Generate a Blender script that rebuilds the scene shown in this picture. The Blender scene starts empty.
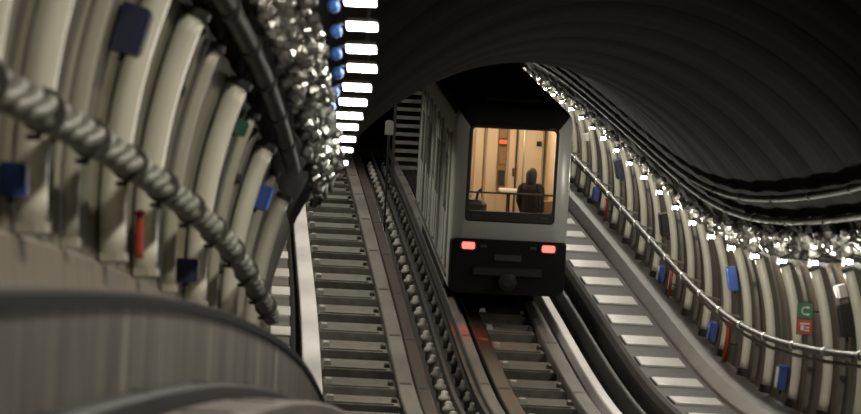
import bpy, bmesh, math, random
import numpy as np
from mathutils import Vector, Matrix

random.seed(7)
C = bpy.context.scene.collection
PI = math.pi

# ------------------------------------------------------------------ the line of the tunnel
# reference line = top of the running strips in the middle of the left track: X and Z by distance Y
KY = np.array([6, 14, 20, 26, 32, 38, 44, 50, 56, 64, 74, 86, 100, 118, 136, 156.])
KX = np.array([-0.472, -0.352, -0.261, -0.129, -0.106, -0.17, -0.395, -0.717, -0.978, -1.343, -1.879, -2.5, -3.165, -4.01, -5.4, -8.0])
KZ = np.array([-0.816, -0.991, -1.265, -1.718, -2.321, -2.842, -3.077, -3.108, -2.844, -2.083, -0.975, 0.233, 1.353, 2.637, 3.6, 4.2])

def second_derivs(v):
    n = len(KY); h = np.diff(KY); A = np.zeros((n, n)); b = np.zeros(n); A[0, 0] = A[-1, -1] = 1
    for i in range(1, n - 1):
        A[i, i-1] = h[i-1]; A[i, i] = 2*(h[i-1]+h[i]); A[i, i+1] = h[i]
        b[i] = 6*((v[i+1]-v[i])/h[i]-(v[i]-v[i-1])/h[i-1])
    return np.linalg.solve(A, b)
MX, MZ = second_derivs(KX), second_derivs(KZ)

def spl(v, M, Y):
    if Y < KY[0]:
        h = KY[1]-KY[0]
        s = (v[1]-v[0])/h - h*M[1]/6
        return v[0] + s*(Y-KY[0])
    i = int(min(max(np.searchsorted(KY, Y)-1, 0), len(KY)-2))
    t = Y-KY[i]; h = KY[i+1]-KY[i]
    return float(v[i]+t*((v[i+1]-v[i])/h-h*(2*M[i]+M[i+1])/6)+t*t*M[i]/2+t**3*(M[i+1]-M[i])/(6*h))

def P(u, v, Y):
    """a point u metres to the right of and v above the left track, at distance Y along the tunnel"""
    return Vector((spl(KX, MX, Y)+u, Y, spl(KZ, MZ, Y)+v))

R, UC, VC = 3.86, 2.2, 1.2           # the round lining
def wall_u(side, v, off=0.0):
    return UC + side*math.sqrt(max(0.0, (R-off)**2-(v-VC)**2))
def ang_of(side, v):                 # angle on the lining, 0 = right, counter-clockwise
    a = math.asin((v-VC)/R)
    return a if side > 0 else PI-a
def PA(a, off, Y):
    return P(UC+(R-off)*math.cos(a), VC+(R-off)*math.sin(a), Y)

def frange(a, b, step):
    n = max(1, int(math.ceil((b-a)/step-1e-6)))
    return [a+(b-a)*i/n for i in range(n+1)]

# ------------------------------------------------------------------ mesh collector
class MB:
    def __init__(s):
        s.v, s.f, s.uv = [], [], []
    def add(s, verts, faces, uvs=None):
        b = len(s.v); s.v += [Vector(x) for x in verts]
        for k, f in enumerate(faces):
            s.f.append([b+i for i in f])
            s.uv.append([uvs[i] for i in f] if uvs else [(0, 0)]*len(f))
        return s
    def loft(s, rings, closed=True, cap=True, uvs=None):
        n = len(rings[0]); V = [p for r in rings for p in r]; F = []
        for i in range(len(rings)-1):
            for j in range(n if closed else n-1):
                k = (j+1) % n
                F.append((i*n+j, i*n+k, (i+1)*n+k, (i+1)*n+j))
        if cap and closed:
            F.append(tuple(reversed(range(n)))); F.append(tuple((len(rings)-1)*n+j for j in range(n)))
        return s.add(V, F, uvs)
    def path(s, prof, Ys, closed=True, cap=True):
        """sweep a (u, v) profile along the tunnel"""
        per = [0.0]
        for a, b in zip(prof, prof[1:]): per.append(per[-1]+math.hypot(b[0]-a[0], b[1]-a[1]))
        rings = [[P(u, v, Y) for u, v in prof] for Y in Ys]
        uvs = [(Y, q) for Y in Ys for q in per]
        return s.loft(rings, closed, cap, uvs)
    def box(s, c, d, M=None, ch=0.0):
        """box with chamfered vertical and horizontal edges"""
        x, y, z = (q/2 for q in d)
        ch = min(ch, x*.6, y*.6, z*.6)
        def ring(a, b, zz): return [Vector((px, py, zz)) for px, py in
            ((-a+ch, -b), (a-ch, -b), (a, -b+ch), (a, b-ch), (a-ch, b), (-a+ch, b), (-a, b-ch), (-a, -b+ch))] if ch > 0 else \
            [Vector((px, py, zz)) for px, py in ((-a, -b), (a, -b), (a, b), (-a, b))]
        if ch > 0:
            def shrink(r, k): return [Vector((p.x*(x-k)/x, p.y*(y-k)/y, p.z)) for p in r]
            rings = [shrink(ring(x, y, -z), ch), ring(x, y, -z+ch), ring(x, y, z-ch), shrink(ring(x, y, z), ch)]
        else:
            rings = [ring(x, y, -z), ring(x, y, z)]
        c = Vector(c)
        rings = [[(M @ p if M else p)+c for p in r] for r in rings]
        return s.loft(rings)
    def tube(s, pts, r, n=8, closed_path=False):
        pts = [Vector(p) for p in pts]; rings = []
        for i, p in enumerate(pts):
            t = (pts[min(i+1, len(pts)-1)]-pts[max(i-1, 0)]).normalized()
            a = t.orthogonal().normalized() if i == 0 else (a - t*a.dot(t)).normalized()
            b = t.cross(a); rr = r[i] if isinstance(r, (list, tuple)) else r
            rings.append([p+(a*math.cos(2*PI*k/n)+b*math.sin(2*PI*k/n))*rr for k in range(n)])
        return s.loft(rings)
    def build(s, name, mat, parent=None, smooth=False, loc=None, **tags):
        me = bpy.data.meshes.new(name)
        base = Vector((0, 0, 0))
        if parent is None:
            if loc is not None: base = Vector(loc)
            else:
                lo = [min(p[i] for p in s.v) for i in range(3)]; hi = [max(p[i] for p in s.v) for i in range(3)]
                base = Vector(((lo[0]+hi[0])/2, (lo[1]+hi[1])/2, lo[2]))
        else:
            base = WORLD.get(top_of(parent).name, Vector((0, 0, 0)))
        me.from_pydata([p-base for p in s.v], [], s.f); me.update()
        uvl = me.uv_layers.new(name='UVMap'); k = 0
        for q in s.uv:
            for c in q:
                uvl.data[k].uv = c; k += 1
        bm = bmesh.new(); bm.from_mesh(me); bmesh.ops.recalc_face_normals(bm, faces=bm.faces); bm.to_mesh(me); bm.free()
        if smooth:
            for p in me.polygons: p.use_smooth = True
        if mat: me.materials.append(mat)
        o = bpy.data.objects.new(name, me); C.objects.link(o)
        if parent is None: o.location = base; WORLD[o.name] = base
        else: o.parent = parent
        for a, b in tags.items():
            if b: o[a] = b
        return o
WORLD = {}
def top_of(o):
    while o.parent is not None: o = o.parent
    return o
def thing(name, loc, label, category, group=None, rot=None):
    o = bpy.data.objects.new(name, None); C.objects.link(o); o.empty_display_size = .1
    o.location = loc; WORLD[o.name] = Vector(loc)
    if rot is not None:
        o.rotation_euler = rot.to_euler(); WORLD[o.name] = Vector((0, 0, 0))
    o['label'] = label; o['category'] = category; o['kind'] = 'thing'
    if group: o['group'] = group
    return o
ONES = ['', 'first', 'second', 'third', 'fourth', 'fifth', 'sixth', 'seventh', 'eighth', 'ninth', 'tenth', 'eleventh', 'twelfth', 'thirteenth',
        'fourteenth', 'fifteenth', 'sixteenth', 'seventeenth', 'eighteenth', 'nineteenth']
TENS = {2: ('twentieth', 'twenty'), 3: ('thirtieth', 'thirty'), 4: ('fortieth', 'forty'), 5: ('fiftieth', 'fifty'), 6: ('sixtieth', 'sixty')}
def nth(k):
    if k < 20: return ONES[k]
    return TENS[k//10][0] if k % 10 == 0 else TENS[k//10][1]+'-'+ONES[k % 10]

# ------------------------------------------------------------------ materials
def mat(name, col, rough=.6, metal=0.0, emit=None, estr=0.0, noise=None, bump=0.0, spec=.5, coord='Object'):
    m = bpy.data.materials.new(name); m.use_nodes = True
    nt = m.node_tree; b = nt.nodes['Principled BSDF']
    b.inputs['Base Color'].default_value = (*col, 1); b.inputs['Roughness'].default_value = rough
    b.inputs['Metallic'].default_value = metal; b.inputs['Specular IOR Level'].default_value = spec
    if emit:
        b.inputs['Emission Color'].default_value = (*emit, 1); b.inputs['Emission Strength'].default_value = estr
    if noise:
        sc, col2, stretch = noise
        tc = nt.nodes.new('ShaderNodeTexCoord'); mp = nt.nodes.new('ShaderNodeMapping'); mp.inputs['Scale'].default_value = stretch
        nz = nt.nodes.new('ShaderNodeTexNoise'); nz.inputs['Scale'].default_value = sc; nz.inputs['Detail'].default_value = 5
        rp = nt.nodes.new('ShaderNodeValToRGB'); rp.color_ramp.elements[0].position = .35; rp.color_ramp.elements[1].position = .65
        rp.color_ramp.elements[0].color = (*col, 1); rp.color_ramp.elements[1].color = (*col2, 1)
        L = nt.links.new
        L(tc.outputs['UV' if coord == 'UV' else 'Object'], mp.inputs['Vector']); L(mp.outputs[0], nz.inputs['Vector'])
        L(nz.outputs[0], rp.inputs[0]); L(rp.outputs[0], b.inputs['Base Color'])
        if bump:
            bp = nt.nodes.new('ShaderNodeBump'); bp.inputs['Strength'].default_value = bump; bp.inputs['Distance'].default_value = .03
            L(nz.outputs[0], bp.inputs['Height']); L(bp.outputs[0], b.inputs['Normal'])
    return m

def streak_mat(name, cols, scale, rough=.55):
    """vertical streaks: noise along the tunnel (UV x), almost none up the wall (UV y)"""
    m = bpy.data.materials.new(name); m.use_nodes = True; nt = m.node_tree; b = nt.nodes['Principled BSDF']
    L = nt.links.new
    tc = nt.nodes.new('ShaderNodeTexCoord'); mp = nt.nodes.new('ShaderNodeMapping'); mp.inputs['Scale'].default_value = (scale, .25, 1)
    nz = nt.nodes.new('ShaderNodeTexNoise'); nz.inputs['Scale'].default_value = 1.0; nz.inputs['Detail'].default_value = 3
    rp = nt.nodes.new('ShaderNodeValToRGB'); e = rp.color_ramp.elements
    while len(e) < len(cols): e.new(.5)
    for i, c in enumerate(cols):
        e[i].position = .3+.4*i/(len(cols)-1); e[i].color = (*c, 1)
    L(tc.outputs['UV'], mp.inputs['Vector']); L(mp.outputs[0], nz.inputs['Vector']); L(nz.outputs[0], rp.inputs[0]); L(rp.outputs[0], b.inputs['Base Color'])
    b.inputs['Roughness'].default_value = rough
    return m

M = {}
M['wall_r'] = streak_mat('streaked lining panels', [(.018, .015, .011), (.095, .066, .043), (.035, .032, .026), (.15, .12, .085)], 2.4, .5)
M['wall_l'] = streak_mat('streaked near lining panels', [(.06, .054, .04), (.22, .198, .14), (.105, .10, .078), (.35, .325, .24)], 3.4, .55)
M['dado'] = streak_mat('stained dado', [(.10, .08, .055), (.19, .155, .11), (.14, .122, .09)], 3.0, .55)
M['ceil'] = mat('dark vault lining', (.0035, .0032, .0021), .95, spec=.08, noise=(1.0, (.0135, .0120, .0075), (.55, .10, 1)), coord='UV')  # near-black lining with streaky variation in tone
M['floor'] = mat('dark track bed', (.018, .018, .015), .9, noise=(3, (.035, .033, .027), (1, 1, 1)))
M['concrete'] = mat('worn concrete', (.13, .12, .10), .7, noise=(4, (.20, .185, .155), (1, 1, 1)), bump=.2)
M['strip'] = mat('grey running strip', (.125, .115, .10), .55, noise=(3, (.18, .165, .145), (1, .2, 1)))
M['strip_dk'] = mat('dark oiled steel strip', (.08, .06, .054), .28, .6, noise=(4, (.09, .07, .06), (1, .15, 1)))
M['strip_br'] = mat('bright white strip', (.84, .81, .80), .45, 0, noise=(4, (.92, .89, .88), (1, .2, 1)))
M['sleeper'] = mat('grey sleeper concrete', (.10, .098, .078), .7, noise=(5, (.155, .15, .12), (1, 1, 1)))
M['insul'] = mat('pale ceramic', (.42, .41, .36), .6)
M['sleeper_edge'] = mat('pale galvanised clip', (.45, .45, .42), .4, .6)
M['plinth'] = mat('dark kerb', (.025, .024, .02), .6, noise=(3, (.045, .042, .035), (1, 1, 1)))
M['light_pool'] = mat('pale walkway slab', (.74, .725, .69), .38, noise=(5, (.86, .845, .81), (1, 1, 1)))  # pale colour stands in for lamp light falling on the walkway
M['rib'] = mat('pale painted rib', (.67, .65, .535), .33, noise=(3, (.80, .775, .65), (1, 1, .3)))
M['rib_mid'] = mat('greyer rib paint', (.36, .345, .28), .45, noise=(3, (.46, .44, .36), (1, 1, .3)))
M['rib_dim'] = mat('grey secondary rib', (.10, .09, .072), .5, noise=(3, (.15, .135, .11), (1, 1, .3)))
M['shoe'] = mat('brown steel shoe', (.055, .042, .032), .5, .3)
M['steel'] = mat('galvanised steel', (.36, .36, .34), .38, .7)
M['steel_dk'] = mat('dark steel', (.05, .05, .045), .5, .5)
M['cable'] = mat('grey green cable sheath', (.10, .102, .083), .5, noise=(14, (.19, .19, .155), (1, 1, 1)))
M['rail_r'] = mat('grey rail tube', (.075, .071, .06), .5)
M['foil'] = mat('crumpled foil', (.62, .61, .57), .3, .85, noise=(9, (.28, .275, .25), (1, 1, 1)))
M['foil_r'] = mat('bright crumpled foil', (.75, .74, .70), .3, .8, noise=(9, (.30, .295, .27), (1, 1, 1)))
M['black'] = mat('matt black', (.012, .012, .012), .6)
M['blue'] = mat('blue enamel', (.03, .075, .30), .4)
M['blue_lt'] = mat('bright blue plastic', (.08, .22, .75), .35)
M['navy'] = mat('navy enamel', (.016, .022, .06), .5)
M['white'] = mat('white enamel', (.72, .72, .70), .4)
M['red'] = mat('red enamel', (.42, .045, .025), .4)
M['green'] = mat('sign green', (.02, .17, .075), .5)
M['green_dk'] = mat('green enamel', (.02, .09, .045), .5)
M['signred'] = mat('sign red', (.45, .06, .03), .5)
M['lamp'] = mat('lit panel diffuser', (.9, .9, .85), .5, emit=(1, .96, .84), estr=22)
M['wlamp'] = mat('lit wall lamp diffuser', (.9, .9, .85), .5, emit=(1, .93, .78), estr=60)
M['body'] = mat('train silver paint', (.42, .42, .39), .33, .1)
M['body_dk'] = mat('train dark roof', (.007, .007, .0065), .75, spec=.25)
M['tint'] = mat('grey tinted window', (.10, .10, .095), .25)
M['seam'] = mat('dark door gap', (.035, .035, .033), .5)
M['cream'] = mat('cream panel', (.66, .55, .41), .5, noise=(2, (.74, .62, .47), (1, 1, .2)))
M['cream_dk'] = mat('dark cream panel', (.30, .19, .09), .5)  # darker brown-cream for information panel, notice and seat backs
M['brown'] = mat('brown trim', (.10, .06, .035), .5)
M['train_lamp'] = mat('warm train lamp', (1, .9, .7), .5, emit=(1, .86, .64), estr=9)
M['shoe_l'] = mat('pale rib shoe', (.40, .37, .30), .5)
M['led'] = mat('red display', (.3, .02, .01), .5, emit=(1, .10, .04), estr=1.6)
M['tail'] = mat('red tail lamp lens', (.6, .02, .02), .3, emit=(1, .075, .06), estr=4.5)
M['tyre'] = mat('black rubber tyre', (.015, .015, .015), .8)
M['skin'] = mat('skin', (.30, .17, .11), .5)
M['hair'] = mat('black hair', (.010, .007, .006), .45)
M['cloth'] = mat('dark coat cloth', (.022, .017, .017), .9)
M['trousers'] = mat('dark trousers cloth', (.015, .016, .022), .9)
gl = bpy.data.materials.new('window glass'); gl.use_nodes = True; nt = gl.node_tree
nt.nodes.remove(nt.nodes['Principled BSDF']); mx = nt.nodes.new('ShaderNodeMixShader'); tr = nt.nodes.new('ShaderNodeBsdfTransparent'); gs = nt.nodes.new('ShaderNodeBsdfGlossy')
tr.inputs[0].default_value = (.93, .92, .88, 1); gs.inputs['Roughness'].default_value = .05; gs.inputs['Color'].default_value = (.8, .8, .8, 1); mx.inputs[0].default_value = .05
nt.links.new(tr.outputs[0], mx.inputs[1]); nt.links.new(gs.outputs[0], mx.inputs[2]); nt.links.new(mx.outputs[0], nt.nodes['Material Output'].inputs[0]); M['glass'] = gl

def struct(mb, name, m, **k):
    return mb.build(name, m, kind='structure', **k)

# ------------------------------------------------------------------ the shell of the tunnel
WT = 2.64                               # top of the ribbed walls
def lining(side, v0, v1, Ys, relief, nseg=14):
    a0, a1 = ang_of(side, v0), ang_of(side, v1)
    mb = MB(); rings = []; uvs = []
    for Y in Ys:
        rings.append([PA(a0+(a1-a0)*j/nseg, relief(Y), Y) for j in range(nseg+1)])
        uvs += [(Y, R*abs(a1-a0)*j/nseg) for j in range(nseg+1)]
    return mb.loft(rings, closed=False, cap=False, uvs=uvs)
def flute(Y): return .02*abs(((Y/.65) % 1)*2-1)
Yall = frange(-6, 150, .1625)
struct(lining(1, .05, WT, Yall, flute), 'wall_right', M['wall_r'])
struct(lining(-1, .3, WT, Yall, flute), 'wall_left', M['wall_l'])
mb = MB(); a0, a1 = ang_of(1, WT), ang_of(-1, WT); rings = []; uvs = []
Yc = []
for i in range(-3, 63):                # vault rings with a groove at every joint
    y = i*2.4; Yc += [(y, 0), (y+.3, .0), (y+.36, -.006), (y+.56, -.006), (y+.64, 0), (y+1.1, .012), (y+1.6, .012), (y+2.0, .0)]
for Y, o in Yc:
    rings.append([PA(a0+(a1-a0)*j/44, o-.22*math.sin(a0+(a1-a0)*j/44)**6, Y) for j in range(45)]); uvs += [(Y, R*(a1-a0)*j/44) for j in range(45)]
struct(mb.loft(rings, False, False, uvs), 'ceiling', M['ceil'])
Yt = frange(-6, 150, 1.0)
mb = MB().path([(-.85, -.30), (4.5, -.30)], Yt, False, False); struct(mb, 'floor', M['floor'])
def far_k(Y):
    q = min(max((Y-37)/7, 0), 1); return q*q*(3-2*q)
Yw = sorted(set(Yt+frange(36, 46, .5)))
def left_sweep(prof, Ys):
    rings = []; uvs = []
    for Y in Ys:
        k = far_k(Y); q = 0
        for i, (u, v) in enumerate(prof):
            if i: q += math.hypot(u-prof[i-1][0], v-prof[i-1][1])
            uvs.append((Y, q))
        rings.append([P(u-(.26*k if u > -1.5 else 0), v-(.22*k if v > 0 else 0), Y) for u, v in prof])
    return MB().loft(rings, False, False, uvs)
struct(left_sweep([(-.90, .563), (-.885, .585), (-.83, .595), (-.805, .58), (-.80, .535), (-.815, .535)], Yw), 'trim_1', M['body_dk'])
mb = left_sweep([(-1.80, .56), (-.82, .56), (-.82, -.31), (-1.0, -.31)], Yw)
struct(mb, 'floor_walkway_left', streak_mat('streaked kerb panels', [(.035, .033, .026), (.17, .16, .132), (.07, .066, .055), (.32, .30, .25)], 2.6, .5))
mb = MB().path([(6.10, .235), (4.62, .235), (4.56, .20), (4.5, .12), (4.46, -.31)], Yt, False, False); struct(mb, 'floor_walkway_right', M['plinth'])
def dado(side, v0, v1, off):
    return [(wall_u(side, v0+(v1-v0)*j/4, off), v0+(v1-v0)*j/4) for j in range(5)]
struct(MB().path(dado(-1, .5, .84, .045)+[(wall_u(-1, .88, -.01), .88)], frange(-6, 60, .6), False, False), 'baseboard_left', M['dado'])
struct(MB().path([(5.50, .24), (5.53, .28), (5.68, .42), (5.99, .50)], Yt, False, False), 'baseboard_right', mat('brown plinth', (.028, .02, .013), .4, noise=(3, (.06, .045, .03), (1, .3, 1))))
# end of the tunnel, beyond the bend
mb = MB(); mb.add([PA(2*PI*j/40, -.3, 149) for j in range(40)], [tuple(range(40))]); struct(mb, 'wall_far', M['ceil'])

# ------------------------------------------------------------------ ribs
def rib_bar(side, v0, v1, Y, w, p0, p1, n=14):
    """arched bar standing off the lining from p0 to p1, w wide along the tunnel, with rounded inner edges"""
    a0, a1 = ang_of(side, v0), ang_of(side, v1); h = w/2
    prof = [(-h, p0), (-h, p1-.05), (-h*.82, p1-.012), (-h*.45, p1), (h*.45, p1), (h*.82, p1-.012), (h, p1-.05), (h, p0)]
    return MB().loft([[PA(a0+(a1-a0)*j/n, o, Y+y) for y, o in prof] for j in range(n+1)])
def make_rib(side, Y, label, group, w=.24, depth=.17, v0=.5, v1=2.60, m='rib'):
    t = thing('arched_rib', PA(ang_of(side, v0), .06, Y), label, 'rib', group)
    rib_bar(side, v0+(.12 if side > 0 else .052), v1-.05, Y, w, .03, depth).build('arched_bar', M[m], t, True)
    rib_bar(side, v0, v0+(.115 if side > 0 else .05), Y, w+(.06 if side > 0 else .02), .03, depth+(.03 if side > 0 else .01), 2).build('base_shoe', M['shoe' if side > 0 else 'shoe_l'], t)
    rib_bar(side, v1-.045, v1, Y, w+.04, .03, depth+.02, 2).build('top_cap', M['steel_dk'], t)
    return t
def make_small_rib(side, Y, label, group, v0, v1=2.58, w=.09, depth=.085):
    t = thing('thin_conduit', PA(ang_of(side, v0), .05, Y), label, 'conduit', group)
    rib_bar(side, v0, v1, Y, w, .03, depth).build('conduit_bar', M['rib_dim'], t, True)
    for q in (.3, .75):
        v = v0+(v1-v0)*q
        rib_bar(side, v-.03, v+.03, Y, w+.07, .03, depth+.012, 1).build('saddle_clip', M['steel_dk'], t)
BOX_L = (15.55, 25.0, 30.85, 19.35, 18.78, 26.75, 21.0)
BOX_R = (56.3, 66.75, 58.9, 50.75, 79.9, 73.9, 94.8, 65.8, 45.35, 44.95, 81.0, 47.3)
RY = [44.3+2.6*k for k in range(-1, 22)]
SIGN_Y = 48.4
for k, Y in enumerate(RY):
    if k < 2: lab = ('%s pale arched rib nearer than the green and red sign plate on the right wall' % nth(2-k)) if k else 'second pale arched rib nearer than the green and red sign plate on the right wall'
    elif k == 2: lab = 'pale arched rib on right wall directly in front of the green and red sign plate'
    else: lab = '%s pale arched rib beyond the green and red sign plate along right wall' % nth(k-2)
    if k == 0: lab = 'pale arched rib at the very right edge of the picture beside black box'
    if k == 1: lab = 'pale arched rib on right wall just nearer than the black equipment box'
    make_rib(1, Y, lab, 'pale arched ribs on the right wall', w=.13, depth=.15, v0=.52)
    if k < 19 and all(abs(Y+1.62-q) > .4 for q in BOX_R):
        make_small_rib(1, Y+1.62, 'thin grey conduit in the %s bay between pale ribs, counted from right picture edge' % nth(k+1), 'thin grey conduits on the right wall', .52)
LY = [12.6, 14.6, 16.5, 18.3, 20.15, 22.0, 23.85, 25.8, 27.8, 29.8, 31.9, 34.0]
for k, Y in enumerate(LY):
    if k == 0: continue
    slim = k in (3, 6, 8, 10)
    make_rib(-1, Y, ('%s arched rib on near left wall, counted from left picture edge, '+('slimmer and greyer' if slim else 'broad and pale')) % nth(k), 'arched ribs on the left wall', w=.12 if slim else .22, depth=.11 if slim else .165, v0=.86, m='rib_mid' if slim else 'rib')
    if k < 9 and all(abs(Y+.95-q) > .3 for q in BOX_L):
        make_small_rib(-1, Y+.95, 'thin grey conduit in the %s bay between left wall ribs, counted from left edge' % nth(k), 'thin grey conduits on the left wall', .90, w=.07, depth=.08)

# ------------------------------------------------------------------ rails and cables along the walls
def pipe_prof(u, v, r, n=10): return [(u+r*math.cos(2*PI*k/n), v+r*math.sin(2*PI*k/n)) for k in range(n)]
t = thing('handrail', P(5.58, 1.49, 40), 'grey tubular handrail with clamps running along the ribbed right wall', 'handrail')
MB().path(pipe_prof(5.58, 1.49, .045), frange(34, 104, .8)).build('rail_tube', M['rail_r'], t, True)
MB().path(pipe_prof(5.62, 1.36, .025), frange(34, 104, .8)).build('lower_cable', M['cable'], t, True)
for k in range(26):
    Y = 34.4+2.6*k
    if Y > 103: break
    b = MB(); b.tube([P(5.62, 1.47, Y), P(5.72, 1.44, Y), P(5.90, 1.40, Y)], .022, 6)
    b.path(pipe_prof(5.58, 1.49, .062), [Y-.07, Y+.07])
    b.build('bracket', M['steel'], t, label='shiny clamp bracket')
# twisted bundle on the near left wall
t = thing('cable_bundle', P(-1.30, 1.42, 12), 'thick twisted grey cable bundle hung along the near left wall', 'cable')
Ys = frange(8, 34, .09)
for q in range(3):
    pts = [P(-1.37+.048*math.cos(2*PI*(Y/1.5+q/3)), 1.37+.052*math.sin(2*PI*(Y/1.5+q/3)), Y) for Y in Ys]
    MB().tube(pts, .037, 8).build('cable_strand', M['cable'], t, True)
for k in range(13):
    Y = 9.55+1.9*k
    b = MB(); b.path(pipe_prof(-1.37, 1.37, .105, 12), [Y-.03, Y+.03])
    b.build('cable_tie', M['rail_r'], t)
    b = MB(); b.box(P(-1.405, 1.255, Y), (.07, .03, .03), ch=.008); b.build('bracket', M['steel_dk'], t)
t = thing('ledge_cable', P(-1.2, 2.72, 20), 'dark thick conduit along the top of near left wall, below crumpled foil', 'conduit')
MB().path(pipe_prof(wall_u(-1, 2.72, .13), 2.72, .075), frange(8, 33, .6)).build('conduit_tube', M['steel_dk'], t, True)
for k in range(12):
    Y = 9+2*k
    MB().path(pipe_prof(wall_u(-1, 2.72, .13), 2.72, .092), [Y-.06, Y+.06]).build('collar', M['black'], t)
for i, v in enumerate((3.16, 3.46)):
    t = thing('vault_conduit', P(wall_u(1, v, .1), v, 40), ['lower', 'upper'][i]+' of the two dark conduits running along the right haunch of vault', 'conduit', 'dark conduits on the vault')
    MB().path(pipe_prof(wall_u(1, v, .09), v, .045, 8), frange(30, 100, .8)).build('conduit_tube', mat('dark grey conduit', (.02, .019, .015), .7), t, True)  # one even near-black tube colour
    for k in range(22):
        Y = 32+3.1*k
        MB().path(pipe_prof(wall_u(1, v, .09), v, .058, 8), [Y-.05, Y+.05]).build('clip', M['black'], t)

# ------------------------------------------------------------------ crumpled foil between wall top and vault
def foil(side, name, label, n, rnd):
    mb = MB()
    ico = bmesh.new(); bmesh.ops.create_icosphere(ico, subdivisions=1, radius=1.0)
    V = [v.co.copy() for v in ico.verts]; F = [tuple(v.index for v in f.verts) for f in ico.faces]; ico.free()
    for _ in range(n):
        Y, v, sz = rnd()
        c = PA(ang_of(side, v), random.uniform(.15, .22), Y)
        if any((c-q).length < .31 for q in AVOID): continue
        rot = Matrix.Rotation(random.uniform(0, 6.28), 3, Vector((random.uniform(-1, 1), random.uniform(-1, 1), random.uniform(-1, 1))).normalized())
        mb.add([c+rot @ Vector((p.x*sz*random.uniform(.7, 1.1), p.y*sz*random.uniform(.7, 1.2), p.z*sz*random.uniform(.5, 1.0))) for p in V], F)
    return mb.build(name, M['foil_r' if side > 0 else 'foil'], kind='stuff', label=label, category='foil')
def rnd_right():
    while True:
        Y = random.uniform(36, 98)
        top = 3.06 if Y < 52 else max(2.70, 3.06-(Y-52)*.03)
        if random.random() < (1 if Y < 56 else .4): return Y, random.uniform(2.80, max(2.86, top+.02)), random.uniform(.055, .10)
def rnd_left():
    Y = random.uniform(20, 39); return Y, random.uniform(2.93, 3.36), random.uniform(.05, .09)
# ------------------------------------------------------------------ lamps
LAMPS = [(28.2, -.54, 3.55), (29.18, -.54, 3.50), (30.16, -.56, 3.455), (31.14, -.565, 3.43), (32.12, -.62, 3.39), (33.1, -.67, 3.38),
         (34.08, -.72, 3.37), (35.06, -.77, 3.37), (36.04, -.80, 3.35), (37.02, -.83, 3.33), (38.0, -.88, 3.27)]
AVOID = [P(wall_u(1, 2.6, .34)+.05, 2.64, Y+.9) for Y in RY]
for k, (Y, u, v) in enumerate(LAMPS):
    t = thing('ceiling_lamp', P(u, v, Y), '%s bright white lamp panel of the vault row, counted from the top' % nth(k+1), 'lamp', 'white lamp panels in a row under the vault')
    MB().path([(u-.14, v+.01), (u+.14, v+.01), (u+.12, v+.04), (u-.12, v+.04)], [Y-.21, Y+.21]).build('lamp_housing', M['steel_dk'], t)
    MB().path([(u-.125, v), (u+.125, v), (u+.125, v+.009), (u-.125, v+.009)], [Y-.19, Y+.19]).build('diffuser', M['lamp'], t, label='glowing white diffuser')
    MB().tube([P(u+.05, v+.04, Y), P(u+.05, VC+math.sqrt(R*R-(u+.05-UC)**2)-.06, Y)], .015, 6).build('hanger', M['steel_dk'], t)
    AVOID.append(P(u, v, Y))
    if k < 9:
        c = P(u-.21, v-.06, Y-.1); AVOID.append(c)
        t = thing('cable_clamp', c, 'blue cable clamp left of the %s lamp panel counted from the top' % nth(k+1), 'clamp', 'blue clamps beside the lamp panels')
        MB().loft([[c+Vector((r*math.cos(2*PI*q/8), y, r*math.sin(2*PI*q/8))) for q in range(8)] for y, r in ((-.08, .03), (-.06, .055), (.06, .055), (.08, .03))]).build('clamp_body', M['blue_lt'], t)
        MB().tube([c+Vector((.02, 0, .05)), c+Vector((.03, 0, .06)), c+Vector((.06, .0, .065))], .012, 6).build('hook', M['steel'], t)
foil(1, 'foil_insulation', 'crumpled shiny foil insulation glinting along the top of right wall', 700, rnd_right)
foil(-1, 'foil_insulation', 'crumpled shiny foil insulation above near left wall beside the lamps', 560, rnd_left)

for k, Y in enumerate(RY):
    y = Y+.9; v = 2.60; u = wall_u(1, v, .34)
    t = thing('side_lamp', P(u, v, y), 'small bright lamp above the %s rib bay of right wall, counted from picture edge' % nth(k+1), 'lamp', 'small lamps along the right wall top')
    MB().path([(u-.02, v), (u+.05, v), (u+.05, v+.04), (u-.01, v+.04)], [y-.08, y+.08]).build('diffuser', M['wlamp'], t)
    MB().path([(u-.05, v-.03), (u-.035, v-.03), (u-.035, v+.055), (u+.06, v+.055), (u+.06, v+.07), (u-.05, v+.07)], [y-.14, y+.14]).build('lamp_cover', M['steel_dk'], t)
    MB().tube([P(u, v+.07, y), P(u+.08, v+.10, y), P(wall_u(1, v+.08, .04), v+.08, y)], .012, 6).build('lamp_arm', M['steel_dk'], t)

def area(name, loc, sx, sy, power, col, rot=(0, 0, 0), spread=PI):
    l = bpy.data.lights.new(name, 'AREA'); l.shape = 'RECTANGLE'; l.size = sx; l.size_y = sy; l.energy = power; l.color = col; l.spread = spread
    o = bpy.data.objects.new(name, l); C.objects.link(o); o.location = loc; o.rotation_euler = rot; return o
for Y in (8, 12, 15.5, 19, 22.5, 26):                 # unseen area lights added to brighten the near left wall
    area('near_fill', P(1.5, 4.85, Y), .3, 1.2, 125, (1, .93, .80))
for Y in RY:                                          # bulbs of the right wall lamps
    l = bpy.data.lights.new('side_bulb', 'POINT'); l.energy = 38; l.color = (1, .94, .82); l.shadow_soft_size = .03
    o = bpy.data.objects.new('side_bulb', l); C.objects.link(o); o.location = P(wall_u(1, 2.56, .52), 2.56, Y+.9)
for Y in (60, 65, 70, 75, 80, 86, 92):                # unseen area lights added to brighten far track and train
    area('far_fill', P(-.1, 4.12, Y), .3, 1.2, 60, (1, .93, .80), spread=2.2)
for Y in (44, 49, 54):  # more added area lights, out of sight above the dip
    area('far_fill', P(.9, 4.7, Y), .3, 1.2, 60, (1, .93, .80), spread=1.7)

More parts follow.
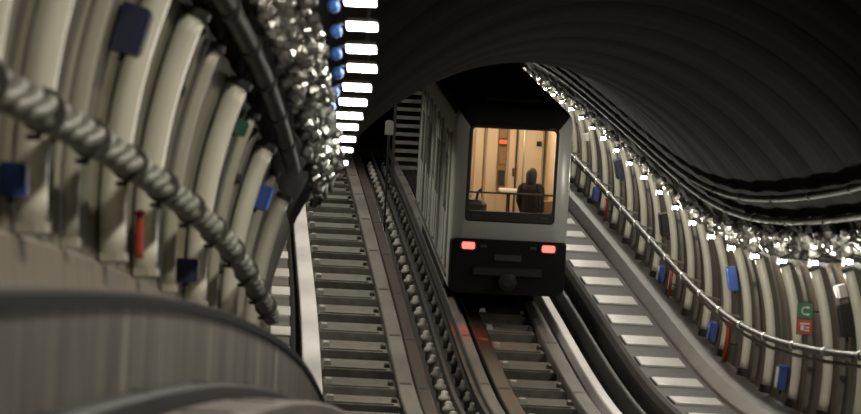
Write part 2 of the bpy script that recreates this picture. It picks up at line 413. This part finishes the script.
# ------------------------------------------------------------------ track
def beam(name, label, cat, u, w, v0, v1, Y0, Y1, m, ch=.02, joint=6.0, group=None):
    t = thing(name, P(u, v0, Y0), label, cat, group)
    h = w/2
    MB().path([(u-h, v0), (u-h, v1-ch), (u-h+ch, v1), (u+h-ch, v1), (u+h, v1-ch), (u+h, v0)], frange(Y0, Y1, .8)).build('beam_bar', M[m], t)
    y = Y0+joint
    while y < Y1-1:
        MB().path([(u-h*.7, v1+.001), (u+h*.7, v1+.001), (u+h*.7, v1+.006), (u-h*.7, v1+.006)], [y-.10, y+.10]).build('joint_plate', M['steel_dk'], t)
        y += joint
    return t
beam('running_strip', 'bright pale strip along the left side of the left track', 'track strip', -.775, .31, -.28, 0, 38.4, 104, 'strip_br', joint=80)
beam('running_strip', 'grey running strip along the right side of the left track', 'track strip', .72, .27, -.28, 0, 20, 104, 'strip')
beam('running_strip', 'dark strip of right track, left side, catching the red glow behind the train', 'track strip', 2.30, .26, -.28, 0, 20, 98, 'strip_dk')
beam('running_strip', 'grey running strip along the right side of the right track behind the train', 'track strip', 3.50, .25, -.28, 0, 20, 98, 'strip')
beam('guide_rail', 'bright flat guide rail right of the right track, beside a dark gutter', 'rail', 3.87, .17, -.28, .0, 20, 98, 'strip_br', joint=90)
beam('kerb_bar', 'dark kerb beam between the guide rail and the lit walkway', 'kerb', 4.28, .09, -.29, .02, 20, 98, 'plinth')
beam('divider_block', 'grey concrete beam between power rails and right track', 'beam', 1.98, .19, -.28, .06, 20, 104, 'strip')
beam('cable_duct', 'narrow ledge along foot of the curved near left kerb', 'duct', -.76, .11, -.28, .20, 5, 38, 'black', joint=3)
beam('deck_plate', 'dark flat deck plate at the bottom left below the kerb ledge', 'deck', -.50, .30, -.28, .125, 5, 38, 'strip', joint=3)
beam('gutter_cover', 'dark brown gutter cover beside the left track', 'cover', 1.0, .22, -.28, -.06, 20, 104, 'shoe')
def power_rail(u, label, step, size, mi):
    t = thing('power_rail', P(u, -.28, 44), label, 'rail')
    MB().path([(u+.07, -.02), (u+.13, -.02), (u+.13, .07), (u+.07, .07)], frange(40, 104, .8)).build('rail_bar', M['steel_dk'], t)
    n = 0; Y = 46
    while Y < 98 and n < 95:
        c = P(u-.02, -.10, Y)
        b = MB(); b.loft([[c+Vector((math.cos(2*PI*k/8)*r, math.sin(2*PI*k/8)*r*1.4, z)) for k in range(8)] for z, r in ((-.17, size*.7), (-.06, size*.7), (-.03, size), (.04, size), (.07, size*.6), (.12, size*.6), (.14, size*.3))])
        b.build('insulator', M[mi], t, True)
        Y += step; n += 1
power_rail(1.32, 'dark power rail on pale insulators, left of two between the tracks', 1.5, .095, 'insul')
power_rail(1.68, 'dark power rail on small dull insulators, right of two between the tracks', 1.5, .065, 'sleeper')
def sleeper(u0, u1, Y, label, group):
    t = thing('track_sleeper', P((u0+u1)/2, -.28, Y), label, 'sleeper', group)
    MB().path([(u0, -.29), (u0, -.13), (u0+.03, -.10), (u1-.03, -.10), (u1, -.13), (u1, -.29)], [Y-.62, Y-.55, Y+.55, Y+.62]).build('sleeper_block', M['sleeper'], t)
    MB().path([(u0+.04, -.099), (u1-.1, -.099), (u1-.1, -.075), (u0+.04, -.075)], [Y-.54, Y-.44]).build('edge_bar', M['sleeper'], t)
    MB().path([(u0+.03, -.099), (u0+.16, -.099), (u0+.14, -.03), (u0+.05, -.03)], [Y-.18, Y+.05]).build('rail_clip', M['sleeper_edge'], t, label='pale rail clip')
    MB().path([(u1-.13, -.099), (u1-.03, -.099), (u1-.05, -.04), (u1-.11, -.04)], [Y-.18, Y+.05]).build('rail_clip', M['shoe'], t)
for k in range(22):
    sleeper(-.60, .575, 47.6+2.25*k, '%s sleeper of the left track, counted from near end' % nth(k+1), 'sleepers of the left track')
for k in range(9):
    sleeper(2.44, 3.365, 48.4+2.25*k, '%s sleeper of the right track, counted from near end towards train' % nth(k+1), 'sleepers of the right track')

# ------------------------------------------------------------------ pools of lamp light on the walkways, built as pale plates
def walk_pool(u0, u1, v, Y, label, group, l=.62):
    t = thing('pool_plate', P((u0+u1)/2, v, Y), label, 'light_pool', group)
    MB().path([(u0, v), (u0+.02, v+.03), (u1-.02, v+.03), (u1, v)], [Y-l, Y-l+.03, Y+l-.03, Y+l]).build('pool_top', M['light_pool'], t)
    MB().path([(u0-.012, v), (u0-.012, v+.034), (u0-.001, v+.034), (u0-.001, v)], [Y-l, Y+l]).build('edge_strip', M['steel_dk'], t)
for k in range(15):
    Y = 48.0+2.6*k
    walk_pool(4.66, 5.42, .238, Y, '%s painted light pool on the right walkway, counted from the near end' % nth(k+1), 'painted light pools on the right walkway', .52)
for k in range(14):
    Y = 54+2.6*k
    walk_pool(-1.50, -1.13, .342, Y, '%s painted light pool on the left walkway beyond the near wall, counted from near end' % nth(k+1), 'painted light pools on the left walkway', .55)

# ------------------------------------------------------------------ boxes, signs and red pipes on the walls
def wall_box(side, Y, v, h, depth, ly, m, name, label, cat, lid=None):
    a = ang_of(side, v); da = h/2/R
    t = thing(name, PA(ang_of(side, v-h/2), .03, Y), label, cat)
    b = MB(); b.loft([[PA(a+q*side*da, o, Y+y) for y, o in ((-ly/2, .03), (-ly/2, depth-.02), (-ly/2+.02, depth), (ly/2-.02, depth), (ly/2, depth-.02), (ly/2, .03))] for q in (-1, 0, 1)])
    b.build('box_body', M[m], t)
    b = MB(); b.loft([[PA(a+q*side*da*.86, o, Y+y) for y, o in ((-ly*.4, depth+.001), (-ly*.4, depth+.012), (ly*.4, depth+.012), (ly*.4, depth+.001))] for q in (-1, 1)])
    b.build('box_door', M[lid or m], t)
    b = MB(); b.tube([PA(a-side*da*1.0, depth*.55, Y), PA(a-side*da*1.35, depth*.5, Y)], .02, 6); b.build('cable_gland', M['steel_dk'], t)
    return t
wall_box(1, 56.3, 1.93, .38, .16, .3, 'blue', 'junction_box', 'blue junction box on right wall above the handrail, left of the sign plate', 'box', 'blue_lt')
wall_box(1, 66.75, .72, .30, .15, .3, 'blue', 'junction_box', 'small blue box with white door low on right wall, just beyond the middle red standpipe', 'box', 'white')
wall_box(1, 58.9, .74, .32, .15, .3, 'blue', 'junction_box', 'blue box low on right wall between the nearest and middle red standpipes', 'box', 'blue_lt')
wall_box(1, 50.75, .86, .36, .15, .3, 'blue', 'junction_box', 'blue and white box low on the right wall, below the sign plate', 'box', 'white')
wall_box(1, 79.9, .82, .30, .16, .3, 'blue', 'junction_box', 'small far blue box low on right wall next to the train side', 'box')
wall_box(1, 73.9, 2.02, .42, .24, .3, 'navy', 'junction_box', 'navy box high on right wall between the far black box and the train', 'box')
wall_box(1, 94.8, 2.25, .40, .22, .4, 'blue', 'junction_box', 'farthest blue box on right wall above the train roof corner', 'box', 'blue_lt')
wall_box(1, 65.8, 1.80, .45, .25, .3, 'black', 'telephone_box', 'black box on right wall above the handrail, midway to the train', 'box')
wall_box(1, 45.3, 1.92, .44, .19, .3, 'black', 'telephone_box', 'black equipment box right of the green and red sign plate', 'box')
wall_box(1, 45.25, 2.30, .17, .15, .2, 'white', 'beacon_box', 'small white box just above the black equipment box', 'box')
wall_box(1, 81.0, 2.08, .18, .24, .2, 'white', 'beacon_box', 'small white box high on far right wall beside the train window', 'box')
wall_box(-1, 15.9, 1.09, .16, .14, .09, 'blue', 'junction_box', 'blue box under the cable bundle at the left picture edge', 'box')
wall_box(-1, 24.9, 1.08, .17, .17, .16, 'navy', 'junction_box', 'navy box low under the middle of the cable bundle', 'box')
wall_box(-1, 30.85, 2.25, .22, .20, .2, 'blue', 'junction_box', 'blue box at far end of near left wall, beside the foil', 'box', 'blue_lt')
wall_box(-1, 19.45, 2.16, .28, .18, .2, 'navy', 'junction_box', 'navy box high on the left wall near top of picture', 'box')
wall_box(-1, 18.83, 2.45, .14, .18, .16, 'green_dk', 'emergency_light', 'dark green lamp box beside the high navy box on left wall', 'lamp')
wall_box(-1, 26.75, 2.36, .12, .17, .10, 'green_dk', 'emergency_light', 'small dark green box between ribs on the left wall', 'lamp')
def standpipe(side, Y, v0, v1, r, label):
    t = thing('red_standpipe', PA(ang_of(side, v0), .14, Y), label, 'standpipe')
    a0, a1 = ang_of(side, v0), ang_of(side, v1)
    MB().tube([PA(a0+(a1-a0)*q/6, .20, Y) for q in range(7)], r, 10).build('pipe', M['red'], t, True)
    MB().tube([PA(a1, .20, Y), PA(a1+(a1-a0)*.06, .20, Y), PA(a1+(a1-a0)*.12, .20, Y)], [r*1.6, r*1.6, r*.6], 10).build('valve_cap', M['red'], t)
    MB().tube([PA(a0+(a1-a0)*.5, .03, Y), PA(a0+(a1-a0)*.5, .20-r, Y)], r*.4, 6).build('pipe_bracket', M['steel_dk'], t)
standpipe(1, 56.2, .55, 1.16, .038, 'nearest of the three red standpipes low on the right wall below handrail')
standpipe(1, 64.4, .55, 1.1, .03, 'middle of the three red standpipes low on the right wall beside walkway')
standpipe(1, 76.4, .55, 1.05, .03, 'farthest of the three red standpipes low on right wall, close to the train')
standpipe(-1, 20.6, .90, 1.17, .024, 'red standpipe on near left wall just below the cable bundle')

# green and red sign plate that stands out from the wall and faces back along the tunnel
def flat(pts2, O, X, Z, off, N):
    return [O+X*a+Z*b+N*off for a, b in pts2]
t = thing('sign_plate', P(5.72, 1.6, 47.3), 'green over red sign plate with white symbols above the handrail', 'sign')
O = P(5.70, 1.86, 47.3); X = Vector((1, 0, 0)); Z = Vector((0, 0, 1)); N = Vector((0, -1, 0))
MB().box(O, (.22, .012, .43), ch=.004).build('back_plate', M['steel_dk'], t)
def panel(name, m, z0, z1):
    a = .10; mbp = MB(); mbp.box(O+Vector((0, -.0095, (z0+z1)/2)), (2*a, .006, z1-z0)); return mbp.build(name, M[m], t)
gp = panel('green_panel', 'green', .008, .208); rp = panel('red_panel', 'signred', -.208, -.008)
b = MB()                                    # white handset arc on green
arc = [(.045*math.cos(q), .11+.05*math.sin(q)) for q in [PI*.35+PI*1.3*i/8 for i in range(9)]]
b.tube([O+Vector((x, -.0165, z)) for x, z in arc], .009, 6)
b.box(O+Vector((.035, -.0165, .155)), (.04, .006, .028)); b.box(O+Vector((.035, -.0165, .062)), (.04, .006, .028))
b.build('white_symbol', M['white'], gp)
b = MB(); b.box(O+Vector((0, -.0165, -.065)), (.13, .006, .020)); b.box(O+Vector((-.03, -.0165, -.12)), (.045, .006, .07)); b.box(O+Vector((.04, -.0165, -.115)), (.05, .006, .022)); b.box(O+Vector((.035, -.0165, -.155)), (.06, .006, .018))
b.build('white_symbol', M['white'], rp)
MB().tube([O+Vector((.10, .006, .1)), O+Vector((.2, .006, .1))], .012, 6).build('sign_arm', M['steel_dk'], t)

t = thing('slatted_screen', P(2.0, .4, 88), 'dim grey slatted screen between the tracks, left of the train far end', 'screen')
for k in range(10):
    v = .5+.21*k
    MB().path([(1.63, v), (2.56, v), (2.56, v+.09), (1.63, v+.09)], [88, 88.05]).build('slat', M['concrete'], t)
for u in (1.60, 2.59):
    MB().path([(u-.035, .085), (u+.035, .085), (u+.035, 2.66), (u-.035, 2.66)], [87.99, 88.09]).build('post', M['steel_dk'], t)
t = thing('track_marker', P(1.17, -.28, 80), 'small white marker plate on a thin post between the tracks', 'marker')
MB().tube([P(1.165, -.29, 80), P(1.165, 2.2, 80)], .025, 8).build('post', M['steel_dk'], t)
MB().path([(1.07, 1.95), (1.26, 1.95), (1.26, 2.24), (1.22, 2.28), (1.11, 2.28), (1.07, 2.24)], [79.94, 79.96]).build('plate', M['white'], t)
# ------------------------------------------------------------------ the train
TW, TH = 1.09, 3.47
Y0 = 64.6
A, B = P(2.83, .50, Y0+1.5), P(2.83, .50, Y0+13.0)
ty = (B-A).normalized(); tx = ty.cross(Vector((0, 0, 1))).normalized(); tz = tx.cross(ty)
ROT = Matrix((tx, ty, tz)).transposed()
ORG = A - ty*1.5
tr_ = thing('train', ORG, 'silver driverless train with lit rear window and red tail lamps on right track', 'train', rot=ROT)
LEN = 13.2
def rr(hw, z0, z1, rt, rb, n=5):
    """rounded outline, counter-clockwise from the lower left corner"""
    p = []
    for cx, cz, r, a in ((-hw+rb, z0+rb, rb, PI), (hw-rb, z0+rb, rb, 1.5*PI), (hw-rt, z1-rt, rt, 0), (-hw+rt, z1-rt, rt, .5*PI)):
        p += [(cx+r*math.cos(a+.5*PI*k/n), cz+r*math.sin(a+.5*PI*k/n)) for k in range(n+1)]
    return p
def strip3(o_idx, rings, name, m, smooth=True, **k):
    mb = MB(); V = []; n = len(rings[0])
    for r in rings: V += [Vector(p) for p in r]
    F = [(i*n+j, i*n+(j+1) % n, (i+1)*n+(j+1) % n, (i+1)*n+j) for i in range(len(rings)-1) for j in o_idx]
    used = sorted({q for f in F for q in f}); mp = {q: i for i, q in enumerate(used)}
    mb.add([V[q] for q in used], [tuple(mp[q] for q in f) for f in F]); return mb.build(name, M[m], tr_, smooth, **k)
outer = rr(TW, 0.0, TH, .34, .10)                       # 24 points
n = len(outer)
# body shell: lower and side walls pale, roof dark
def ringy(o, y, k=1.0, dz=0): return [(x*k, y, (z-TH/2)*k+TH/2+dz) for x, z in o]
side_idx = [j for j in range(n) if not (13 <= j <= 21)]
roof_idx = [j for j in range(n) if 13 <= j <= 21]
shell_rings = [ringy(outer, y) for y in (.26, 2, 5, 8, 11, LEN)]
strip3(side_idx, shell_rings, 'body_shell', 'body')
strip3(roof_idx, shell_rings, 'roof', 'body_dk', label='dark roof')
# rear end: nose rings from body edge to window opening
win = rr(.83, 1.30, 3.08, .10, .08)
nose = [ringy(outer, .26), ringy(outer, .10, .985), ringy(outer, .03, .955), [(x, 0.0, z) for x, z in win]]
# forehead: the part above the window
fore = [j for j in range(n) if 14 <= j <= 20]
low = [j for j in range(n) if j not in fore]
strip3(low, nose, 'end_fascia', 'body')
strip3(fore, nose, 'forehead', 'body_dk', label='black panel above the window')
# window frame, glass
wi = rr(.775, 1.50, 3.03, .07, .05)
fr = [[(x, -.004, z) for x, z in win], [(x, -.02, z) for x, z in rr(.81, 1.33, 3.06, .09, .07)], [(x, -.015, z) for x, z in wi], [(x, .05, z) for x, z in wi]]
strip3(range(n), fr, 'window_frame', 'black', False)
mb = MB(); mb.add([(x, .02, z) for x, z in wi], [tuple(range(n))]); wg = mb.build('window_glass', M['glass'], tr_)
# two faint handles on the black band below the glass
for sx in (-.62, .62):
    MB().box((sx, -.03, 1.415), (.16, .02, .05), ch=.008).build('marker_plate', M['steel_dk'], tr_)
# dark lower bumper zone
def lowprof(y, k): return [(x*k, y, z) for x, z in rr(TW*.985, -.02, .98, .06, .16)]
mb = MB(); mb.loft([[(Vector(p)) for p in lowprof(.25, 1.0)], [Vector(p) for p in lowprof(-.03, 1.0)], [Vector(p) for p in lowprof(-.08, .97)]]); mb.build('bumper', M['body_dk'], tr_)
mb = MB(); mb.box((0, -.12, .40), (1.3, .10, .18), ch=.03); mb.build('bumper_bar', M['black'], tr_)
mb = MB(); mb.loft([[Vector((r*math.cos(2*PI*k/10), y, .25+r*math.sin(2*PI*k/10))) for k in range(10)] for y, r in ((-.08, .10), (-.30, .10), (-.32, .17), (-.42, .17), (-.45, .08))]); mb.build('coupler', M['black'], tr_)
MB().box((0, -.09, .66), (.5, .02, .12), ch=.006).build('number_plate', M['seam'], tr_)
for sx in (-.74, .74):
    h = MB(); h.loft([[Vector((sx+x*k, y, .86+z*k)) for x, z in rr(.155, -.085, .085, .05, .05, 3)] for y, k in ((-.06, 1.0), (-.12, 1.0), (-.12, .8), (-.095, .8))]); hs = h.build('tail_lamp', M['seam'], tr_)
    l = MB(); l.loft([[Vector((sx+x*k, y, .86+z*k)) for x, z in rr(.118, -.062, .062, .035, .035, 3)] for y, k in ((-.094, 1.0), (-.115, 1.0), (-.128, .8))]); l.build('lens', M['tail'], hs, label='glowing red lens')
    MB().box((sx*.62, -.095, .86), (.12, .03, .06), ch=.01).build('reflector', M['seam'], tr_)
sp = bpy.data.lights.new('tail_glow', 'SPOT'); sp.energy = 45; sp.color = (1, .05, .03); sp.spot_size = .75; sp.spot_blend = .9; sp.shadow_soft_size = .05
o = bpy.data.objects.new('tail_glow', sp); C.objects.link(o); o.location = ORG+ROT @ Vector((-.70, -.16, .86))
o.rotation_euler = (P(2.27, 0, 62.9)-o.location).to_track_quat('-Z', 'Y').to_euler()
# side doors, pillars and windows of both sides
for s in (-1, 1):
    xw = s*(TW+.002)
    for k in range(4):
        y = 1.55+3.1*k
        d = MB(); d.box((xw+s*.012, y, 1.55), (.03, 1.35, 2.35), ch=.01); dd = d.build('door', M['body'], tr_)
        for e in (-.36, .36):
            MB().box((xw+s*.032, y+e, 1.85), (.008, .36, 1.05), ch=.003).build('door_window', M['tint'], dd)
        MB().box((xw+s*.03, y, 1.55), (.010, .04, 2.35)).build('door_gap', M['black'], dd)
        for e in (-.76, .76):
            MB().box((xw+s*.02, y+e, 1.58), (.05, .10, 2.55), ch=.015).build('door_pillar', M['body'], tr_)
    for k in range(3):
        MB().box((xw+s*.008, 3.1+3.1*k, 1.9), (.014, 1.1, 1.0), ch=.004).build('side_window', M['tint'], tr_)
    MB().box((xw+s*.01, 6.7, .22), (.03, 12.6, .05), ch=.01).build('side_rail', M['steel_dk'], tr_)
    MB().box((s*(TW-.10), 6.7, -.14), (.06, 9.0, .26), ch=.01).build('skirt', M['body_dk'], tr_)
MB().box((0, 6.8, -.10), (1.5, 11.5, .16), ch=.02).build('underframe', M['body_dk'], tr_)
for y in (2.6, 10.4):
    for s in (-1, 1):
        w = MB(); w.loft([[Vector((s*.62+x, y+r*math.cos(2*PI*k/20), -.08+r*math.sin(2*PI*k/20))) for k in range(20)] for x, r in ((-.12, .30), (-.11, .40), (.11, .40), (.12, .30))]); ww = w.build('wheel', M['tyre'], tr_, True)
        w = MB(); w.loft([[Vector((s*.62+x, y+r*math.cos(2*PI*k/12), -.08+r*math.sin(2*PI*k/12))) for k in range(12)] for x, r in ((-.125, .2), (-.13, .1), (.13, .1), (.125, .2))]); w.build('hub', M['steel_dk'], ww)
    MB().tube([(-.55, y, -.08), (.55, y, -.08)], .06, 8).build('axle', M['steel_dk'], tr_)
for y in (1.0, 4.2, 9.0):
    MB().box((0, y, TH+.06), (1.1, 1.3, .12), ch=.04).build('roof_unit', M['body_dk'], tr_)
# cabin
FZ, CZ, PYE = .50, 3.13, 4.4
MB().box((0, 2.4, FZ-.03), (1.96, 4.4, .06)).build('cabin_floor', M['brown'], tr_)
MB().box((0, 2.4, CZ+.02), (1.96, 4.4, .04)).build('cabin_ceiling', M['cream'], tr_)
for s in (-1, 1):
    MB().box((s*1.0, 2.4, (FZ+CZ)/2), (.04, 4.4, CZ-FZ)).build('cabin_wall', M['cream'], tr_)
    MB().box((s*.55, 2.2, CZ-.02), (.16, 3.4, .03), ch=.008).build('cabin_lamp', M['train_lamp'], tr_, label='warm white lamp strip')
MB().box((0, PYE, (FZ+CZ)/2), (1.96, .05, CZ-FZ)).build('end_partition', M['cream'], tr_)
for x, w, mm, dp in ((-.80, .05, 'brown', .02), (-.66, .18, 'cream', .05), (-.50, .05, 'brown', .03), (-.345, .17, 'cream', .06), (-.24, .03, 'cream_dk', .03), (-.09, .22, 'cream', .05),
                     (.305, .13, 'cream', .06), (.40, .03, 'brown', .03), (.945, .03, 'brown', .05)):
    MB().box((x, PYE-.03-dp/2, (FZ+CZ)/2), (w, dp, CZ-FZ-.04), ch=.012).build('partition_column', M[mm], tr_)
MB().box((.12, PYE-.05, 2.2), (.17, .04, 1.6), ch=.01).build('information_panel', M['cream_dk'], tr_)
ip = MB().box((.12, PYE-.09, 2.40), (.16, .04, .16), ch=.01).build('display', M['brown'], tr_)
MB().box((.12, PYE-.115, 2.41), (.15, .012, .07), ch=.003).build('display_letters', M['led'], ip, label='glowing red display')
MB().box((.12, PYE-.09, 1.70), (.13, .03, .30), ch=.01).build('notice_board', M['seam'], tr_)
MB().box((.12, PYE-.09, 2.05), (.13, .03, .18), ch=.01).build('notice_board', M['cream_dk'], tr_)
dr = MB().box((.67, PYE-.04, 1.80), (.48, .04, 2.5), ch=.02).build('partition_door', M['cream'], tr_)
MB().box((.83, PYE-.075, 2.40), (.10, .03, .10), ch=.01).build('door_notice', M['black'], dr)
MB().box((.355, PYE-.11, 1.82), (.06, .05, .16), ch=.01).build('call_box', M['brown'], tr_)
MB().tube([(-.94, .40, 1.80), (.94, .40, 1.80)], .018, 8).build('grab_rail', M['steel_dk'], tr_)
for x in (-.9, 0.0, .9):
    MB().tube([(x, .40, .52), (x, .40, 1.80)], .016, 8).build('rail_post', M['steel_dk'], tr_)
MB().tube([(.40, 2.6, .52), (.40, 2.6, 3.0)], .018, 8).build('grab_pole', M['steel'], tr_)
cd = MB().box((-.66, .55, 1.35), (.50, .5, .62), ch=.08).build('control_desk', M['seam'], tr_)
MB().box((-.74, .42, 1.74), (.12, .10, .08), ch=.02).build('control_screen', M['white'], cd)
MB().tube([(-.60, .5, 1.66), (-.58, .45, 1.80), (-.52, .4, 1.86)], .025, 6).build('microphone', M['black'], cd)
for y in (1.8, 2.9):
    for s in (-1, 1):
        se = MB().box((s*.74, y, .93), (.44, .46, .09), ch=.03).build('seat', M['red'], tr_)
        MB().box((s*.74, y+.21, 1.25), (.44, .07, .58), ch=.03).build('seat_back', M['cream_dk'], se)
        MB().tube([(s*.74, y, .52), (s*.74, y, .885)], .04, 8).build('seat_post', M['steel_dk'], se)
MB().box((.22, 3.6, 1.53), (.36, .30, .06), ch=.015).build('table_shelf', M['white'], tr_)
MB().tube([(.22, 3.6, .52), (.22, 3.6, 1.50)], .03, 8).build('shelf_post', M['steel_dk'], tr_)
l = bpy.data.lights.new('cabin_glow', 'POINT'); l.energy = 22; l.color = (1, .82, .60); l.shadow_soft_size = .3
o = bpy.data.objects.new('cabin_glow', l); C.objects.link(o); o.location = ORG+ROT @ Vector((0, 2.2, 2.7))

# ------------------------------------------------------------------ the passenger, seen from behind through the window
def skinned(name, pts, edges, m, parent, loc, root=0, sub=1):
    me = bpy.data.meshes.new(name); me.from_pydata([p[0] for p in pts], edges, []); me.update()
    o = bpy.data.objects.new(name, me); C.objects.link(o)
    o.modifiers.new('skin', 'SKIN').use_smooth_shade = True
    sk = me.skin_vertices[0] if me.skin_vertices else None
    bpy.context.view_layer.update()
    if not me.skin_vertices:
        bm = bmesh.new(); bm.from_mesh(me); bm.verts.layers.skin.verify(); bm.to_mesh(me); bm.free()
    for i, p in enumerate(pts):
        r = p[1]; me.skin_vertices[0].data[i].radius = (r if isinstance(r, tuple) else (r, r))
        me.skin_vertices[0].data[i].use_root = (i == root)
    s = o.modifiers.new('sub', 'SUBSURF'); s.levels = sub; s.render_levels = sub
    me.materials.append(m); o.parent = parent
    return o
pp = thing('person', ORG+ROT @ Vector((.47, 1.12, FZ+.03)), 'dark-haired person in a dark coat standing inside the lit train window', 'person')
face = Matrix.Rotation(math.radians(55), 3, 'Z') @ ROT.to_euler().to_matrix()
pp.rotation_euler = (0, 0, ROT.to_euler().z+math.radians(-25)); WORLD[pp.name] = Vector((0, 0, 0)); pp.scale = (.97, .97, .97)
pts = [((0, 0, .92), (.155, .11)), ((0, .01, 1.10), (.135, .10)), ((0, 0, 1.28), (.155, .11)), ((0, -.01, 1.38), (.12, .085)), ((0, .0, 1.45), (.05, .05)), ((0, .02, 1.52), (.058, .062)), ((0, .035, 1.60), (.075, .092)), ((0, .02, 1.67), (.06, .075))]
ed = [(i, i+1) for i in range(7)]
for s in (-1, 1):
    b = len(pts)
    pts += [((s*.165, -.01, 1.37), .06), ((s*.225, -.03, 1.10), .043), ((s*.20, .10, .90), .034), ((s*.185, .14, .84), (.036, .022))]
    ed += [(3, b), (b, b+1), (b+1, b+2), (b+2, b+3)]
    for q, (dx, ln) in enumerate(((-.030, .075), (-.010, .088), (.010, .082), (.029, .062))):
        f0 = len(pts); pts += [((s*.185+dx, .165, .80), .009), ((s*.185+dx*1.1, .175, .80-ln*.5), .0085), ((s*.185+dx*1.1, .165, .80-ln), .007)]
        ed += [(b+3, f0), (f0, f0+1), (f0+1, f0+2)]
    f0 = len(pts); pts += [((s*.145, .165, .84), .010), ((s*.138, .19, .80), .008)]; ed += [(b+3, f0), (f0, f0+1)]
    b = len(pts)
    pts += [((s*.095, 0, .84), .085), ((s*.10, .015, .48), .058), ((s*.10, -.01, .10), .038), ((s*.105, .12, .035), (.04, .03))]
    ed += [(0, b), (b, b+1), (b+1, b+2), (b+2, b+3)]
skinned('body', pts, ed, M['skin'], pp, None)
def rings_mb(rs, n=16):
    return MB().loft([[Vector((x+a*math.cos(2*PI*k/n), y+b*math.sin(2*PI*k/n), z)) for k in range(n)] for x, y, z, a, b in rs])
def pbuild(mb, name, m, smooth=True, parent=None): return mb.build(name, M[m], parent or pp, smooth)
pbuild(rings_mb([(0, 0, .70, .215, .165), (0, 0, .92, .195, .150), (0, .01, 1.10, .175, .135), (0, 0, 1.28, .20, .145), (0, -.01, 1.38, .19, .12), (0, 0, 1.43, .125, .09), (0, .01, 1.47, .07, .07)]), 'coat', 'cloth')
for s in (-1, 1):
    pbuild(MB().tube([(s*.075, -.01, 1.40), (s*.145, -.01, 1.385), (s*.19, -.012, 1.345), (s*.21, -.018, 1.26), (s*.228, -.03, 1.10), (s*.205, .09, .915)], [.05, .078, .084, .074, .062, .052], 12), 'sleeve', 'cloth')
    pbuild(MB().tube([(s*.095, 0, .86), (s*.10, .015, .48), (s*.10, -.01, .09)], [.105, .08, .06], 12), 'trouser_leg', 'trousers')
    pbuild(MB().box((s*.104, .05, .035), (.095, .27, .07), ch=.025), 'shoe', 'black')
    pbuild(rings_mb([(s*.032, .118, 1.600, .012, .004), (s*.032, .122, 1.606, .012, .006), (s*.032, .118, 1.612, .010, .004)], 8), 'eye', 'white')
pbuild(rings_mb([(0, .118, 1.555, .016, .012), (0, .133, 1.568, .014, .018), (0, .125, 1.60, .008, .010)], 8), 'nose', 'skin')
pbuild(rings_mb([(0, .105, 1.530, .024, .010), (0, .110, 1.536, .026, .010), (0, .106, 1.541, .022, .009)], 8), 'mouth', 'red')
pbuild(rings_mb([(0, -.035, 1.36, .085, .055), (0, -.035, 1.44, .105, .075), (0, -.025, 1.53, .108, .088), (0, -.01, 1.62, .112, .11), (0, .005, 1.69, .092, .105), (0, .01, 1.735, .055, .07), (0, .01, 1.75, .02, .03)]), 'hair', 'hair')

# ------------------------------------------------------------------ world, camera
w = bpy.data.worlds.new('World'); bpy.context.scene.world = w; w.use_nodes = True
w.node_tree.nodes['Background'].inputs[0].default_value = (.9, .85, .7, 1); w.node_tree.nodes['Background'].inputs[1].default_value = .003
cd_ = bpy.data.cameras.new('camera'); cam = bpy.data.objects.new('camera', cd_); C.objects.link(cam)
cd_.sensor_width = 36; cd_.lens = 36*3500/861; cd_.clip_end = 400; cd_.clip_start = .1
roll = math.radians(2.8)
cam.matrix_world = Matrix.Rotation(PI/2, 4, 'X') @ Matrix.Rotation(roll, 4, 'Z')
cd_.dof.use_dof = True; cd_.dof.focus_distance = 105; cd_.dof.aperture_fstop = 4.0
bpy.context.scene.camera = cam
vs = bpy.context.scene.view_settings; vs.view_transform = 'Standard'; vs.look = 'None'; vs.exposure = 0.0; vs.gamma = 1.0
